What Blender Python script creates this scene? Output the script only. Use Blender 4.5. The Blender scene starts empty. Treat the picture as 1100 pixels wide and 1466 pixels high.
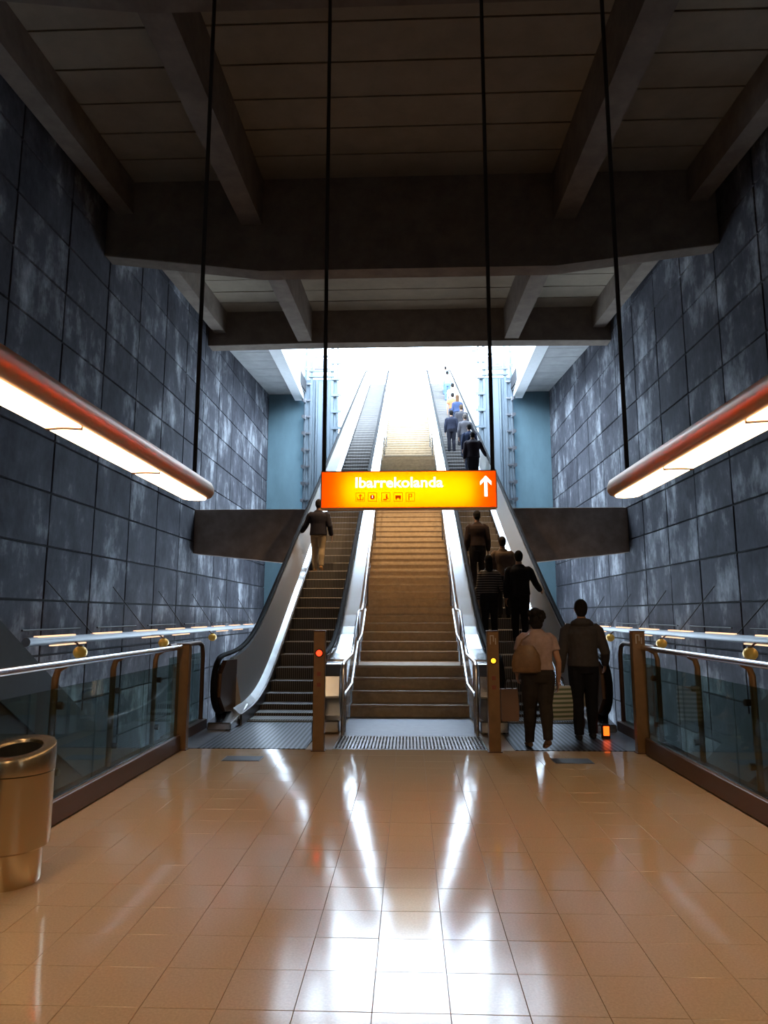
import bpy, bmesh, math, random
from mathutils import Vector, Matrix
random.seed(7)
S = bpy.context.scene
COL = S.collection
R = math.radians

# ------------------------------------------------------------------ camera, sky, exposure
FPX = 975.0; CAMH = 1.5
PIT = math.atan(147 / FPX); YAW = math.atan(36 / (FPX / math.cos(PIT)))
cd = bpy.data.cameras.new('camera'); cam = bpy.data.objects.new('camera', cd); COL.objects.link(cam)
cd.sensor_fit = 'VERTICAL'; cd.sensor_height = 24.0; cd.lens = 24.0 * FPX / 1466
cd.clip_end = 400; cd.clip_start = 0.05
cam.location = (0, 0, CAMH); cam.rotation_euler = (math.pi / 2 + PIT, 0, YAW)
S.camera = cam
W = bpy.data.worlds.new('sky'); S.world = W; W.use_nodes = True
bg = W.node_tree.nodes['Background']
bg.inputs[0].default_value = (0.66, 0.83, 1.0, 1); bg.inputs[1].default_value = 17.0
S.view_settings.view_transform = 'Standard'; S.view_settings.look = 'None'
S.view_settings.gamma = 1; S.view_settings.use_curve_mapping = False
S.view_settings.exposure = 0.0
FLOOD = 1500.0       # warm floodlights on the stairs (W)
LAMP = 10.5           # strength of the hanging warm luminaires

# ------------------------------------------------------------------ pixel -> ray (for distances on known planes)
_f = Vector((-math.sin(YAW) * math.cos(PIT), math.cos(YAW) * math.cos(PIT), math.sin(PIT)))
_r = Vector((math.cos(YAW), math.sin(YAW), 0)); _u = _r.cross(_f)
def ray(px, py): return _r * ((px - 550) / FPX) + _u * ((733 - py) / FPX) + _f
def atY(px, py, Y): d = ray(px, py); return Vector((0, 0, CAMH)) + d * (Y / d.y)

# ------------------------------------------------------------------ materials
MATS = {}
def mat(name, col, rough=0.6, metal=0.0, var=0.0, scale=6.0, bump=0.0, bscale=60.0, stretch=(1, 1, 1), col2=None, spec=0.5, emit=None, estr=0.0, coat=0.0):
    if name in MATS: return MATS[name]
    m = bpy.data.materials.new(name); m.use_nodes = True; nt = m.node_tree; N = nt.nodes; L = nt.links
    p = N['Principled BSDF']
    p.inputs['Base Color'].default_value = (*col, 1); p.inputs['Roughness'].default_value = rough
    p.inputs['Metallic'].default_value = metal; p.inputs['Specular IOR Level'].default_value = spec
    p.inputs['Coat Weight'].default_value = coat
    if emit: p.inputs['Emission Color'].default_value = (*emit, 1); p.inputs['Emission Strength'].default_value = estr
    if var or bump or col2:
        g = N.new('ShaderNodeNewGeometry'); mp = N.new('ShaderNodeMapping'); mp.inputs['Scale'].default_value = stretch
        L.new(g.outputs['Position'], mp.inputs['Vector'])
    if var or col2:
        n = N.new('ShaderNodeTexNoise'); n.inputs['Scale'].default_value = scale; n.inputs['Detail'].default_value = 6; n.inputs['Roughness'].default_value = 0.65
        L.new(mp.outputs[0], n.inputs['Vector'])
        r = N.new('ShaderNodeValToRGB'); r.color_ramp.elements[0].position = 0.36; r.color_ramp.elements[1].position = 0.68
        c2 = col2 or tuple(min(1, c * (1 + var)) for c in col); c1 = col if col2 else tuple(c * (1 - var) for c in col)
        r.color_ramp.elements[0].color = (*c1, 1); r.color_ramp.elements[1].color = (*c2, 1)
        L.new(n.outputs['Fac'], r.inputs[0]); L.new(r.outputs[0], p.inputs['Base Color'])
    if bump:
        n2 = N.new('ShaderNodeTexNoise'); n2.inputs['Scale'].default_value = bscale; n2.inputs['Detail'].default_value = 4
        L.new(mp.outputs[0], n2.inputs['Vector'])
        b = N.new('ShaderNodeBump'); b.inputs['Strength'].default_value = bump; b.inputs['Distance'].default_value = 0.01
        L.new(n2.outputs['Fac'], b.inputs['Height']); L.new(b.outputs[0], p.inputs['Normal'])
    MATS[name] = m; return m
def emis(name, col, s):
    if name in MATS: return MATS[name]
    m = bpy.data.materials.new(name); m.use_nodes = True; nt = m.node_tree
    nt.nodes.remove(nt.nodes['Principled BSDF']); e = nt.nodes.new('ShaderNodeEmission')
    e.inputs[0].default_value = (*col, 1); e.inputs[1].default_value = s
    nt.links.new(e.outputs[0], nt.nodes['Material Output'].inputs[0]); MATS[name] = m; return m
def glass():
    m = bpy.data.materials.new('balustrade_glass'); m.use_nodes = True; nt = m.node_tree; N = nt.nodes; L = nt.links
    N.remove(N['Principled BSDF'])
    t = N.new('ShaderNodeBsdfTransparent'); t.inputs[0].default_value = (0.66, 0.76, 0.73, 1)
    gl = N.new('ShaderNodeBsdfGlossy'); gl.inputs['Roughness'].default_value = 0.02
    fr = N.new('ShaderNodeFresnel'); ge = N.new('ShaderNodeNewGeometry'); mr = N.new('ShaderNodeMapRange'); mr.inputs[3].default_value = 1.5; mr.inputs[4].default_value = 1 / 1.5
    L.new(ge.outputs['Backfacing'], mr.inputs[0]); L.new(mr.outputs[0], fr.inputs[0])     # one thin sheet: same reflection on both faces
    mx = N.new('ShaderNodeMixShader'); L.new(fr.outputs[0], mx.inputs[0]); L.new(t.outputs[0], mx.inputs[1]); L.new(gl.outputs[0], mx.inputs[2])
    L.new(mx.outputs[0], N['Material Output'].inputs[0]); return m
def translucent(name, col):
    m = bpy.data.materials.new(name); m.use_nodes = True; nt = m.node_tree; N = nt.nodes
    N.remove(N['Principled BSDF']); t = N.new('ShaderNodeBsdfTranslucent'); t.inputs[0].default_value = (*col, 1)
    nt.links.new(t.outputs[0], N['Material Output'].inputs[0]); return m
def wall_mat():
    # dark concrete panels with pale lime runs and blotches of their own shape
    m = bpy.data.materials.new('stained_concrete_panel'); m.use_nodes = True; nt = m.node_tree; N = nt.nodes; L = nt.links
    p = N['Principled BSDF']; p.inputs['Roughness'].default_value = 0.9; p.inputs['Specular IOR Level'].default_value = 0.08
    g = N.new('ShaderNodeNewGeometry')
    def noise(sc, stretch, det=5, lo=0.4, hi=0.7):
        mp = N.new('ShaderNodeMapping'); mp.inputs['Scale'].default_value = stretch; L.new(g.outputs['Position'], mp.inputs[0])
        n = N.new('ShaderNodeTexNoise'); n.inputs['Scale'].default_value = sc; n.inputs['Detail'].default_value = det; n.inputs['Roughness'].default_value = 0.62
        L.new(mp.outputs[0], n.inputs['Vector'])
        mr = N.new('ShaderNodeMapRange'); mr.inputs[1].default_value = lo; mr.inputs[2].default_value = hi; L.new(n.outputs['Fac'], mr.inputs[0]); return mr.outputs[0]
    big = noise(0.8, (1, 1, 0.8), 6, 0.40, 0.72); run = noise(2.2, (1, 1, 0.45), 6, 0.30, 0.72); fine = noise(9, (1, 1, 0.6), 5, 0.3, 0.75)
    mu = N.new('ShaderNodeMath'); mu.operation = 'MULTIPLY'; L.new(big, mu.inputs[0]); L.new(run, mu.inputs[1])
    ob = N.new('ShaderNodeObjectInfo')
    ad = N.new('ShaderNodeMath'); ad.operation = 'MULTIPLY_ADD'; ad.inputs[1].default_value = 0.20; L.new(fine, ad.inputs[0]); L.new(mu.outputs[0], ad.inputs[2])
    ad2 = N.new('ShaderNodeMath'); ad2.operation = 'MULTIPLY_ADD'; ad2.inputs[1].default_value = 0.22; L.new(ob.outputs['Random'], ad2.inputs[0]); L.new(ad.outputs[0], ad2.inputs[2])
    r = N.new('ShaderNodeValToRGB'); e = r.color_ramp.elements
    e[0].position = 0.0; e[0].color = (0.033, 0.033, 0.042, 1); e[1].position = 1.0; e[1].color = (0.44, 0.46, 0.50, 1)
    k = r.color_ramp.elements.new(0.4); k.color = (0.088, 0.09, 0.106, 1)
    L.new(ad2.outputs[0], r.inputs[0]); L.new(r.outputs[0], p.inputs['Base Color'])
    b = N.new('ShaderNodeBump'); b.inputs['Strength'].default_value = 0.25; b.inputs['Distance'].default_value = 0.01; L.new(fine, b.inputs['Height']); L.new(b.outputs[0], p.inputs['Normal'])
    return m
def stripe_mat(name, c1, c2, sc, axis, rough=0.4, metal=0.8):
    m = bpy.data.materials.new(name); m.use_nodes = True; nt = m.node_tree; N = nt.nodes; L = nt.links
    p = N['Principled BSDF']; p.inputs['Roughness'].default_value = rough; p.inputs['Metallic'].default_value = metal
    g = N.new('ShaderNodeNewGeometry'); w = N.new('ShaderNodeTexWave'); w.bands_direction = axis; w.inputs['Scale'].default_value = sc
    L.new(g.outputs['Position'], w.inputs[0]); r = N.new('ShaderNodeValToRGB'); r.color_ramp.elements[0].color = (*c1, 1); r.color_ramp.elements[1].color = (*c2, 1)
    r.color_ramp.elements[0].position = 0.35; r.color_ramp.elements[1].position = 0.65
    L.new(w.outputs['Fac'], r.inputs[0]); L.new(r.outputs[0], p.inputs['Base Color']); return m

M_tile = mat('tan_terrazzo', (0.52, 0.385, 0.245), 0.10, var=0.10, scale=90, bump=0.05, bscale=4, spec=0.5)
M_grout = mat('grout', (0.36, 0.26, 0.165), 0.4)
M_panel = wall_mat()
M_joint = mat('joint_dark', (0.025, 0.025, 0.03), 0.9)
M_conc = mat('beam_concrete', (0.185, 0.15, 0.125), 0.9, spec=0.1, var=0.16, scale=2.5, bump=0.15, bscale=25)
M_plank = mat('ceiling_plank', (0.26, 0.215, 0.165), 0.9, spec=0.1, var=0.10, scale=1.5)
M_soff = mat('soffit_concrete', (0.34, 0.34, 0.34), 0.75, var=0.12, scale=2)
M_teal = mat('teal_render', (0.15, 0.25, 0.30), 0.7, var=0.12, scale=1.2, stretch=(1, 1, 0.4))
M_white = mat('pale_concrete', (0.7, 0.72, 0.74), 0.7, var=0.05)
M_steel = mat('brushed_steel', (0.62, 0.63, 0.65), 0.24, 1.0, bump=0.02, bscale=40, stretch=(1, 1, 1))
M_deck = mat('polished_deck_steel', (0.80, 0.81, 0.83), 0.2, 1.0)
M_dsteel = mat('dark_steel', (0.20, 0.20, 0.22), 0.35, 0.9)
M_rubber = mat('black_rubber', (0.008, 0.008, 0.010), 0.7, 0.0, spec=0.06)
M_bronze = mat('bronze_post', (0.22, 0.13, 0.06), 0.42, 0.4, var=0.1, scale=8)
M_dbronze = mat('dark_bronze', (0.13, 0.075, 0.05), 0.42, 0.5)
M_stair = mat('stair_stone', (0.46, 0.36, 0.25), 0.5, var=0.14, scale=12)
M_nose = mat('nosing_metal', (0.6, 0.55, 0.48), 0.35, 0.7)
M_step = stripe_mat('cleated_step', (0.04, 0.037, 0.036), (0.20, 0.18, 0.17), 9.0, 'X', 0.5, 0.2)
M_comb = stripe_mat('ribbed_plate', (0.035, 0.04, 0.05), (0.20, 0.215, 0.25), 5.5, 'X', 0.35, 0.85)
M_plate = mat('grey_floor_plate', (0.22, 0.23, 0.26), 0.4, 0.6, var=0.1, scale=10)
M_cable = mat('black_cable', (0.02, 0.018, 0.018), 0.6)
M_copper = mat('copper_paint', (0.50, 0.26, 0.12), 0.45, 0.3)
M_bin = mat('bin_steel', (0.60, 0.49, 0.33), 0.26, 1.0)
M_black = mat('black_void', (0.006, 0.006, 0.006), 0.8)
M_glass = glass()
M_clad = mat('blue_grey_cladding', (0.045, 0.055, 0.068), 0.8, 0.0, var=0.1, scale=2, spec=0.2)
M_brown = mat('dark_brown_cladding', (0.05, 0.03, 0.02), 0.8, spec=0.2)
M_tower = mat('galvanised_steel', (0.13, 0.16, 0.19), 0.5, 0.3, var=0.1, scale=6)
M_tglass = mat('tower_panel', (0.17, 0.215, 0.26), 0.45, 0.1)
M_globe = mat('brass_globe', (0.55, 0.33, 0.06), 0.35, 0.4, emit=(1, 0.55, 0.1), estr=0.08)
M_lit = emis('lamp_diffuser', (1.0, 0.66, 0.36), LAMP)
M_slot = emis('slot_light', (1.0, 0.62, 0.38), 1.6)

# ------------------------------------------------------------------ mesh helpers
def link(name, me, m=None, parent=None):
    o = bpy.data.objects.new(name, me); COL.objects.link(o)
    if m is not None and not me.materials: me.materials.append(m)
    if parent: o.parent = parent
    return o
def obj(name, bm, m, parent=None, smooth=False):
    bmesh.ops.recalc_face_normals(bm, faces=bm.faces[:])
    me = bpy.data.meshes.new(name); bm.to_mesh(me); bm.free()
    if smooth:
        for p in me.polygons: p.use_smooth = True
        me.set_sharp_from_angle(angle=R(40))
    return link(name, me, m, parent)
def proto(name, bm, m):
    """mesh data to be shared by alike pieces"""
    o = obj(name, bm, m); me = o.data; bpy.data.objects.remove(o); return me
def tag(o, label=None, cat=None, group=None, kind=None):
    if label: o['label'] = label
    if cat: o['category'] = cat
    if group: o['group'] = group
    if kind: o['kind'] = kind
    return o
def empty(name, loc, label=None, cat=None, group=None, kind=None, rz=0):
    o = bpy.data.objects.new(name, None); COL.objects.link(o); o.location = loc; o.rotation_euler.z = rz
    o.empty_display_size = 0.1
    return tag(o, label, cat, group, kind)
def box(bm, x0, x1, y0, y1, z0, z1):
    v = [bm.verts.new((x, y, z)) for x in (x0, x1) for y in (y0, y1) for z in (z0, z1)]
    for f in ((0, 1, 3, 2), (4, 6, 7, 5), (0, 4, 5, 1), (2, 3, 7, 6), (0, 2, 6, 4), (1, 5, 7, 3)): bm.faces.new([v[i] for i in f])
    return v
def B(*a):
    bm = bmesh.new()
    if a: box(bm, *a)
    return bm
def bev(bm, w, seg=1):
    bmesh.ops.bevel(bm, geom=bm.edges[:], offset=w, segments=seg, affect='EDGES', clamp_overlap=True); return bm
def prism(bm, pts, axis, a, b):
    """closed polygon extruded along one axis; pts are the other two coordinates"""
    def mk(p, t): return {'x': (t, p[0], p[1]), 'y': (p[0], t, p[1]), 'z': (p[0], p[1], t)}[axis]
    A = [bm.verts.new(mk(p, a)) for p in pts]; Bv = [bm.verts.new(mk(p, b)) for p in pts]; n = len(pts)
    bm.faces.new(A); bm.faces.new(Bv[::-1])
    for i in range(n): bm.faces.new((A[i], A[(i + 1) % n], Bv[(i + 1) % n], Bv[i]))
    return bm
def rings(bm, secs, cap=True, closed=True):
    rs = [[bm.verts.new(p) for p in s] for s in secs]; n = len(rs[0])
    for a, b in zip(rs, rs[1:]):
        for i in range(n if closed else n - 1): bm.faces.new((a[i], a[(i + 1) % n], b[(i + 1) % n], b[i]))
    if cap and closed: bm.faces.new(rs[0]); bm.faces.new(rs[-1][::-1])
    return bm
def tube(bm, pts, rad, n=10, cap=True):
    """tapered tube; rad: number, list of numbers, or list of (rx, ry)"""
    pts = [Vector(p) for p in pts]; k = len(pts)
    if not isinstance(rad, (list, tuple)): rad = [rad] * k
    secs = []; ref = None
    for i, p in enumerate(pts):
        t = (pts[min(i + 1, k - 1)] - pts[max(i - 1, 0)]).normalized()
        if ref is None: ref = Vector((1, 0, 0)) if abs(t.x) < 0.85 else Vector((0, 0, 1))
        u = (ref - t * ref.dot(t)).normalized(); v = t.cross(u); ref = u          # carried along, so the tube never twists
        rx, ry = rad[i] if isinstance(rad[i], (list, tuple)) else (rad[i], rad[i])
        secs.append([p + u * (rx * math.cos(2 * math.pi * j / n)) + v * (ry * math.sin(2 * math.pi * j / n)) for j in range(n)])
    return rings(bm, secs, cap)
def lathe(bm, prof, n=28, cx=0, cy=0):
    return rings(bm, [[(cx + r * math.cos(2 * math.pi * j / n), cy + r * math.sin(2 * math.pi * j / n), z) for j in range(n)] for r, z in prof])
def ball(bm, c, rx, ry, rz, u=14, v=10):
    bmesh.ops.create_uvsphere(bm, u_segments=u, v_segments=v, radius=1, matrix=Matrix.Translation(c) @ Matrix.Diagonal((rx, ry, rz, 1)))
    return bm

# ------------------------------------------------------------------ the setting
WX = 6.5                      # half width of the hall
YF = 7.95                     # front edge of the tiled floor, where the escalator plates begin
YB = -6.0                     # back limit of the hall, at the added unseen wall
YE = 30.5                     # end wall beside the upper opening
def ceilz(y): return 10.8 + 0.067 * (y - 13.4)
# floor slab with its tiles
fl = obj('floor', B(-2.72, 2.72, YB, 10.45, -0.45, -0.012), M_grout)
tag(fl, 'glossy tan tiled floor leading to the escalators', kind='structure')
tw, gap = 0.3, 0.002
bm = B(-tw / 2 + gap / 2, tw / 2 - gap / 2, -tw / 2 + gap / 2, tw / 2 - gap / 2, -0.011, 0.0); bev(bm, 0.0012)
tile_me = proto('tile', bm, M_tile)
def tile_xy(i, j): return (-2.4 + tw * i, YF - tw / 2 - tw * j)
for j in range(1, 18):
    for i in range(17):
        o = link('tile', tile_me, None, fl); x, y = tile_xy(i, j); o.location = (x, y, random.uniform(-0.0006, 0.0004))
        o.rotation_euler = (random.gauss(0, 0.0012), random.gauss(0, 0.0010), 0)
bm = bmesh.new()
for j in [0] + list(range(18, 46)):
    for i in range(17):
        x, y = tile_xy(i, j); box(bm, x - tw / 2 + gap / 2, x + tw / 2 - gap / 2, y - tw / 2 + gap / 2, y + tw / 2 - gap / 2, -0.011, 0)
tag(obj('tile_field', bm, M_tile, fl), kind='stuff')
# lower level beneath the side voids
tag(obj('floor_lower', B(-WX, WX, YB, YE, -5.2, -5.0), mat('platform_paving', (0.10, 0.085, 0.07), 0.6)), 'dark lower platform floor far below the glass balustrades', kind='structure')
# walls with panels
PW, PH = 1.74, 0.965
bm = B(-0.03, 0.03, -PW / 2 + 0.022, PW / 2 - 0.022, -PH / 2 + 0.02, PH / 2 - 0.02); bev(bm, 0.006)
panel_me = proto('panel', bm, M_panel)
for side, nm in ((-1, 'left'), (1, 'right')):
    wl = obj('wall_' + nm, B(*sorted((side * (WX + 0.05), side * (WX + 0.45))), YB, YE + 0.4, -5.2, 12.4), M_joint)
    tag(wl, 'tall wall of dark stained concrete panels on the ' + nm, kind='structure')
    y = 11.97 - PW * 5 + PW / 2
    while y < YE:
        z = 1.75 - PH * 6 + PH / 2
        while z < 12.0:
            o = link('panel', panel_me, None, wl); o.location = (side * (WX + 0.03 - random.uniform(0, 0.008)), y, z)
            o.rotation_euler = (0, random.gauss(0, 0.002), random.gauss(0, 0.002)); z += PH
        y += PW
    # end wall (teal render) and the cut above it
    te = obj('wall_end_' + nm, B(*sorted((side * 4.78, side * (WX + 0.4))), YE, YE + 0.35, -5.2, 12.6), M_teal)
    tag(te, 'flat teal painted end wall at the far ' + nm, kind='structure')
    cu = obj('wall_cutting_' + nm, B(*sorted((side * 5.1, side * 5.5)), YE + 0.36, 46, -1, 17.2), M_white)
    tag(cu, 'pale concrete wall of the open cutting on the ' + nm, kind='structure')
tag(obj('wall_back_added', B(-WX, WX, YB - 0.3, YB, -5.2, 11.5), mat('back_concrete', (0.14, 0.12, 0.11), 0.7)), 'plain unseen wall added behind the viewpoint to keep the sky out', kind='structure')  # unseen wall, added to close the hall against sky light from behind
# ceiling: slab, planks, joists, beams
def slab(x0, x1, y0, y1, dz0, dz1):
    return prism(bmesh.new(), [(y0, ceilz(y0) + dz0), (y1, ceilz(y1) + dz0), (y1, ceilz(y1) + dz1), (y0, ceilz(y0) + dz1)], 'x', x0, x1)
ce = obj('ceiling', slab(-WX - 0.4, WX + 0.4, YB - 0.3, 21.4, 0.07, 0.5), M_joint)
tag(ce, 'concrete plank ceiling carried on deep beams', kind='structure')
PY = 0.84
for x0, x1 in ((-3.1, 3.1), (3.55, 5.92), (-5.92, -3.55)):
    bm = prism(bmesh.new(), [(0.018, 0), (PY - 0.018, 0.067 * PY), (PY - 0.018, 0.067 * PY + 0.066), (0.018, 0.066)], 'x', x0, x1)
    me = proto('plank', bm, M_plank)
    y = 13.4 - PY * 23
    while y < 20.6:
        if not (12.9 < y < 13.4):
            o = link('plank', me, None, ce); o.location = (0, y, ceilz(y) + random.uniform(-0.004, 0.004))
        y += PY
for (y0, y1) in ((-5.9, 6.75), (7.15, 13.4), (13.8, 20.9)):
    for s in (-1, 1):
        obj('joist', slab(*sorted((s * 3.1, s * 3.55)), y0, y1, -1.05, 0.06), M_conc, ce)
        obj('joist', slab(*sorted((s * 5.92, s * 6.3)), y0, y1, -0.72, 0.06), M_conc, ce)
def beam(y0, y1, zc, ze, kx):
    zt = ceilz(y0) + 0.06
    obj('beam', bev(prism(bmesh.new(), [(-WX, ze), (-kx, zc), (kx, zc), (WX, ze), (WX, zt), (-WX, zt)], 'y', y0, y1), 0.02), M_conc, ce)
beam(6.75, 7.15, 8.7, 9.12, 3.1); beam(13.4, 13.8, 8.7, 9.12, 3.1); beam(20.9, 21.38, 10.2, 10.16, 3.1)
# warm floodlights on the far face of the middle beam, shining on the stairs
for x in (-1.7, 1.7):
    f = obj('floodlight', bev(B(x - 0.16, x + 0.16, 13.8, 13.98, 9.0, 9.24), 0.015), M_dbronze, ce)
    ld = bpy.data.lights.new('stair_flood', 'SPOT'); ld.energy = FLOOD; ld.color = (1.0, 0.66, 0.34); ld.spot_size = R(84); ld.spot_blend = 1.0; ld.shadow_soft_size = 0.12
    lo = bpy.data.objects.new('flood_beam', ld); COL.objects.link(lo); lo.parent = f; lo.location = (x, 14.08, 9.0)
    lo.rotation_euler = (Vector((0.1 * x, 16.6, 2.2)) - Vector((x, 14.08, 9.0))).to_track_quat('-Z', 'Y').to_euler()
# side soffits and the upstand beams of the open roof beyond the last beam
for s, nm in ((-1, 'left'), (1, 'right')):
    so = obj('ceiling_soffit_' + nm, prism(bmesh.new(), [(21.38, 10.85), (YE, 11.72), (YE, 12.2), (21.38, 11.9)], 'x', *sorted((s * 4.7, s * (WX + 0.05)))), M_joint)
    tag(so, 'sloping grey soffit strip beside the roof opening on the ' + nm, kind='structure')
    n = 8
    for k in range(n):
        a = 21.4 + (YE - 21.45) * k / n; b = 21.4 + (YE - 21.45) * (k + 1) / n - 0.03
        sl = (11.72 - 10.85) / (YE - 21.38); za = 10.80 + sl * (a - 21.38); zb = 10.80 + sl * (b - 21.38)
        obj('plank', prism(bmesh.new(), [(a, za), (b, zb), (b, zb + 0.06), (a, za + 0.06)], 'x', *sorted((s * 4.75, s * (WX - 0.02)))), M_soff, so)
    def sec(y, xi, zb, zt): return [(s * xi, y, zb), (s * (xi + 0.42), y, zb), (s * (xi + 0.42), y, zt), (s * xi, y, zt)]
    obj('beam', rings(bmesh.new(), [sec(21.38, 4.2, 10.2, 12.4), sec(YE, 4.85, 11.38, 13.4)]), M_white, so)
# concrete cross beam carrying the escalators
tb = obj('trim_1', bev(prism(bmesh.new(), [(-WX, 3.33), (-3.6, 3.02), (3.6, 3.02), (WX, 3.33), (WX, 4.66), (2.9, 4.66), (2.9, 3.6), (-2.9, 3.6), (-2.9, 4.66), (-WX, 4.66)], 'y', 20.25, 20.7), 0.015),
         mat('cross_beam_concrete', (0.38, 0.30, 0.25), 0.9, spec=0.1, var=0.2, scale=2.5))
tag(tb, 'brown concrete cross beam passing under the escalators', kind='structure')

# ------------------------------------------------------------------ escalators
SL, Y0, YT, ZT = 0.53, 11.0, 41.0, 15.9
def prof(y):
    def sp(t, k=0.45): return t if t > 12 else k * math.log1p(math.exp(max(-40, t / k)))
    return SL * (sp(y - Y0) - sp(y - YT))
YS = [9.0, 9.6, 10.0, 10.3, 10.6, 10.9, 11.2, 11.5, 11.8, 12.2, 12.8] + [14 + 2 * i for i in range(13)] + [39.6, 40.4, 41, 41.6, 42.4, 44]
def sweep(pts, ys=YS): return rings(bmesh.new(), [[(x, y, prof(y) + z) for x, z in pts] for y in ys])
def step_y(i): return 9.9 + 0.4 * i
def step_z(i): return prof(step_y(i) + 0.2)
def make_escalator(xc, side, label):
    """side: +1 when the outer edge points to +x"""
    e = empty('escalator', (0, 0, 0), label, 'escalator')
    bm = B(xc - 0.495, xc + 0.495, 0, 0.398, -0.24, 0.0); bev(bm, 0.012)
    me = proto('step', bm, M_step)
    for i in range(80):
        o = link('step', me, None, e); o.location = (0, step_y(i), step_z(i))
    obj('truss', sweep([(xc - 0.8, -0.98), (xc + 0.8, -0.98), (xc + 0.8, -0.3), (xc - 0.8, -0.3)], [y for y in YS if y >= 10.6]), M_dsteel, e)
    for d in (-1, 1):
        q = lambda pts: [(xc + d * x, z) for x, z in pts]
        obj('skirt', sweep(q([(0.505, -0.3), (0.53, -0.3), (0.53, 0.14), (0.505, 0.14)]), [y for y in YS if y >= 9.6]), M_dsteel, e)
        outer = (d == side)
        if outer:      # sloped stainless lining, two bands
            obj('inner_deck', sweep(q([(0.51, 0.11), (0.63, 0.22), (0.63, 0.16), (0.51, 0.05)]), [y for y in YS if y >= 9.6]), M_steel, e)
            obj('balustrade_panel', sweep(q([(0.625, 0.24), (0.745, 0.86), (0.80, 0.86), (0.80, -0.25), (0.625, -0.25)]), [y for y in YS if y >= 10.0]), mat('satin_lining', (0.66, 0.64, 0.61), 0.42, 0.85), e)
            obj('newel_panel', prism(bmesh.new(), [(9.45, 0.2), (10.0, 0.14), (10.02, 0.86), (9.45, 0.88), (9.22, 0.72), (9.18, 0.42)], 'x', *sorted((xc + d * 0.70, xc + d * 0.76))), M_dbronze, e)
            obj('outer_deck', sweep(q([(0.79, 0.80), (0.88, 0.80), (0.88, -0.3), (0.80, -0.3)]), [y for y in YS if y >= 9.6]), M_rubber, e)
            obj('newel_base', bev(prism(bmesh.new(), [(9.15, 0.0), (10.2, 0.0), (10.2, 0.22), (9.9, 0.17), (9.5, 0.13), (9.15, 0.10)], 'x', *sorted((xc + d * 0.54, xc + d * 0.86))), 0.015), M_steel, e)
        else:          # shared side: lining plus the wide polished deck towards the stairs
            obj('balustrade_panel', sweep(q([(0.53, 0.10), (0.60, 0.80), (0.64, 0.80), (0.64, -0.25), (0.53, -0.25)]), [y for y in YS if y >= 10.0]), M_steel, e)
            obj('polished_deck', sweep(q([(0.60, 0.80), (0.60, 0.84), (0.90, 0.84), (0.90, -0.25), (0.86, -0.25), (0.86, 0.80)]), [y for y in YS if y >= 10.0]), M_deck, e)
            obj('newel_panel', bev(prism(bmesh.new(), [(9.45, 0.14), (10.05, 0.14), (10.05, 0.84), (9.5, 0.84), (9.3, 0.7), (9.24, 0.42)], 'x', *sorted((xc + d * 0.62, xc + d * 0.88))), 0.015), M_steel, e)
            obj('newel_base', bev(B(*sorted((xc + d * 0.54, xc + d * 0.90)), 9.0, 10.1, 0.0, 0.16), 0.02), M_steel, e)
        hx = xc + d * (0.77 if outer else 0.60)
        pts = [(hx, 10.0, 0.20), (hx, 9.5, 0.20)] + [(hx, 9.45 - 0.37 * math.sin(a), 0.57 - 0.37 * math.cos(a)) for a in [R(t) for t in range(0, 181, 20)]]
        pts += [(hx, y, prof(y) + 0.94) for y in YS if y >= 9.6] + [(hx, 44.3, ZT + 0.6), (hx, 44, ZT + 0.25)]
        obj('handrail', tube(bmesh.new(), pts, [(0.042, 0.03)] * len(pts), 10), M_rubber, e, True)
    obj('comb_plate', B(xc - 0.62, xc + 0.62, YF + 0.02, 9.95, -0.02, 0.004), M_comb, e)
    obj('comb_teeth', bev(B(xc - 0.5, xc + 0.5, 9.86, 10.0, 0.004, 0.02), 0.005), mat('comb_yellow', (0.16, 0.14, 0.10), 0.5, 0.5), e)
    obj('floor_frame', B(*sorted((xc + side * 0.62, xc + side * 0.92)), YF + 0.02, 9.6, -0.02, 0.003), M_plate, e)
    obj('top_plate', B(xc - 0.62, xc + 0.62, 41.9, 46, ZT - 0.1, ZT + 0.01), M_plate, e)
    return e
make_escalator(-1.8, -1, 'left escalator with dark cleated steps and one lone rider')
make_escalator(1.8, 1, 'right escalator crowded with standing riders beside the stairs')

# ------------------------------------------------------------------ central stairs
st = empty('staircase', (0, 10.45, 0), 'brown stone staircase between the two escalators', 'stairs')
def S_(name, bm, m, sm=False):
    o = obj(name, bm, m, None, sm); o.parent = st; o.location = (0, -10.45, 0); return o
HW = 0.885
def step_mesh(run, rise):
    bm = prism(bmesh.new(), [(0.02, -rise - 0.05), (0.02, -0.035), (0, -0.03), (0, 0), (run + 0.04, 0), (run + 0.04, -rise - 0.05)], 'x', -HW, HW)
    me = proto('step', bm, M_stair); return me
FL = [(10.45, 0.0, 4, 0.3, 0.17), (12.5, 0.68, 38, 0.285, 0.165), (24.4, 6.95, 54, 0.285, 0.165)]
nos = proto('nosing', B(-HW, HW, -0.004, 0.03, -0.03, 0.004), M_nose)
line = []
for ya, za, n, run, rise in FL:
    me = step_mesh(run, rise)
    for k in range(n):
        o = link('step', me, None, st); o.location = (0, ya + k * run - 10.45, za + (k + 1) * rise)
    o = link('nosing', nos, None, st); o.location = (0, ya + (n - 1) * run - 10.45, za + n * rise + 0.001)
    line += [(ya - 0.02, za), (ya + (n - 1) * run, za + n * rise)]
for (ya, yb, z) in ((11.35, 12.54, 0.68), (23.0, 24.44, 6.95), (39.5, 46, 15.86)):
    S_('landing', B(-HW, HW, ya + 0.2, yb, z - 0.25, z - 0.002), M_stair)
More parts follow.
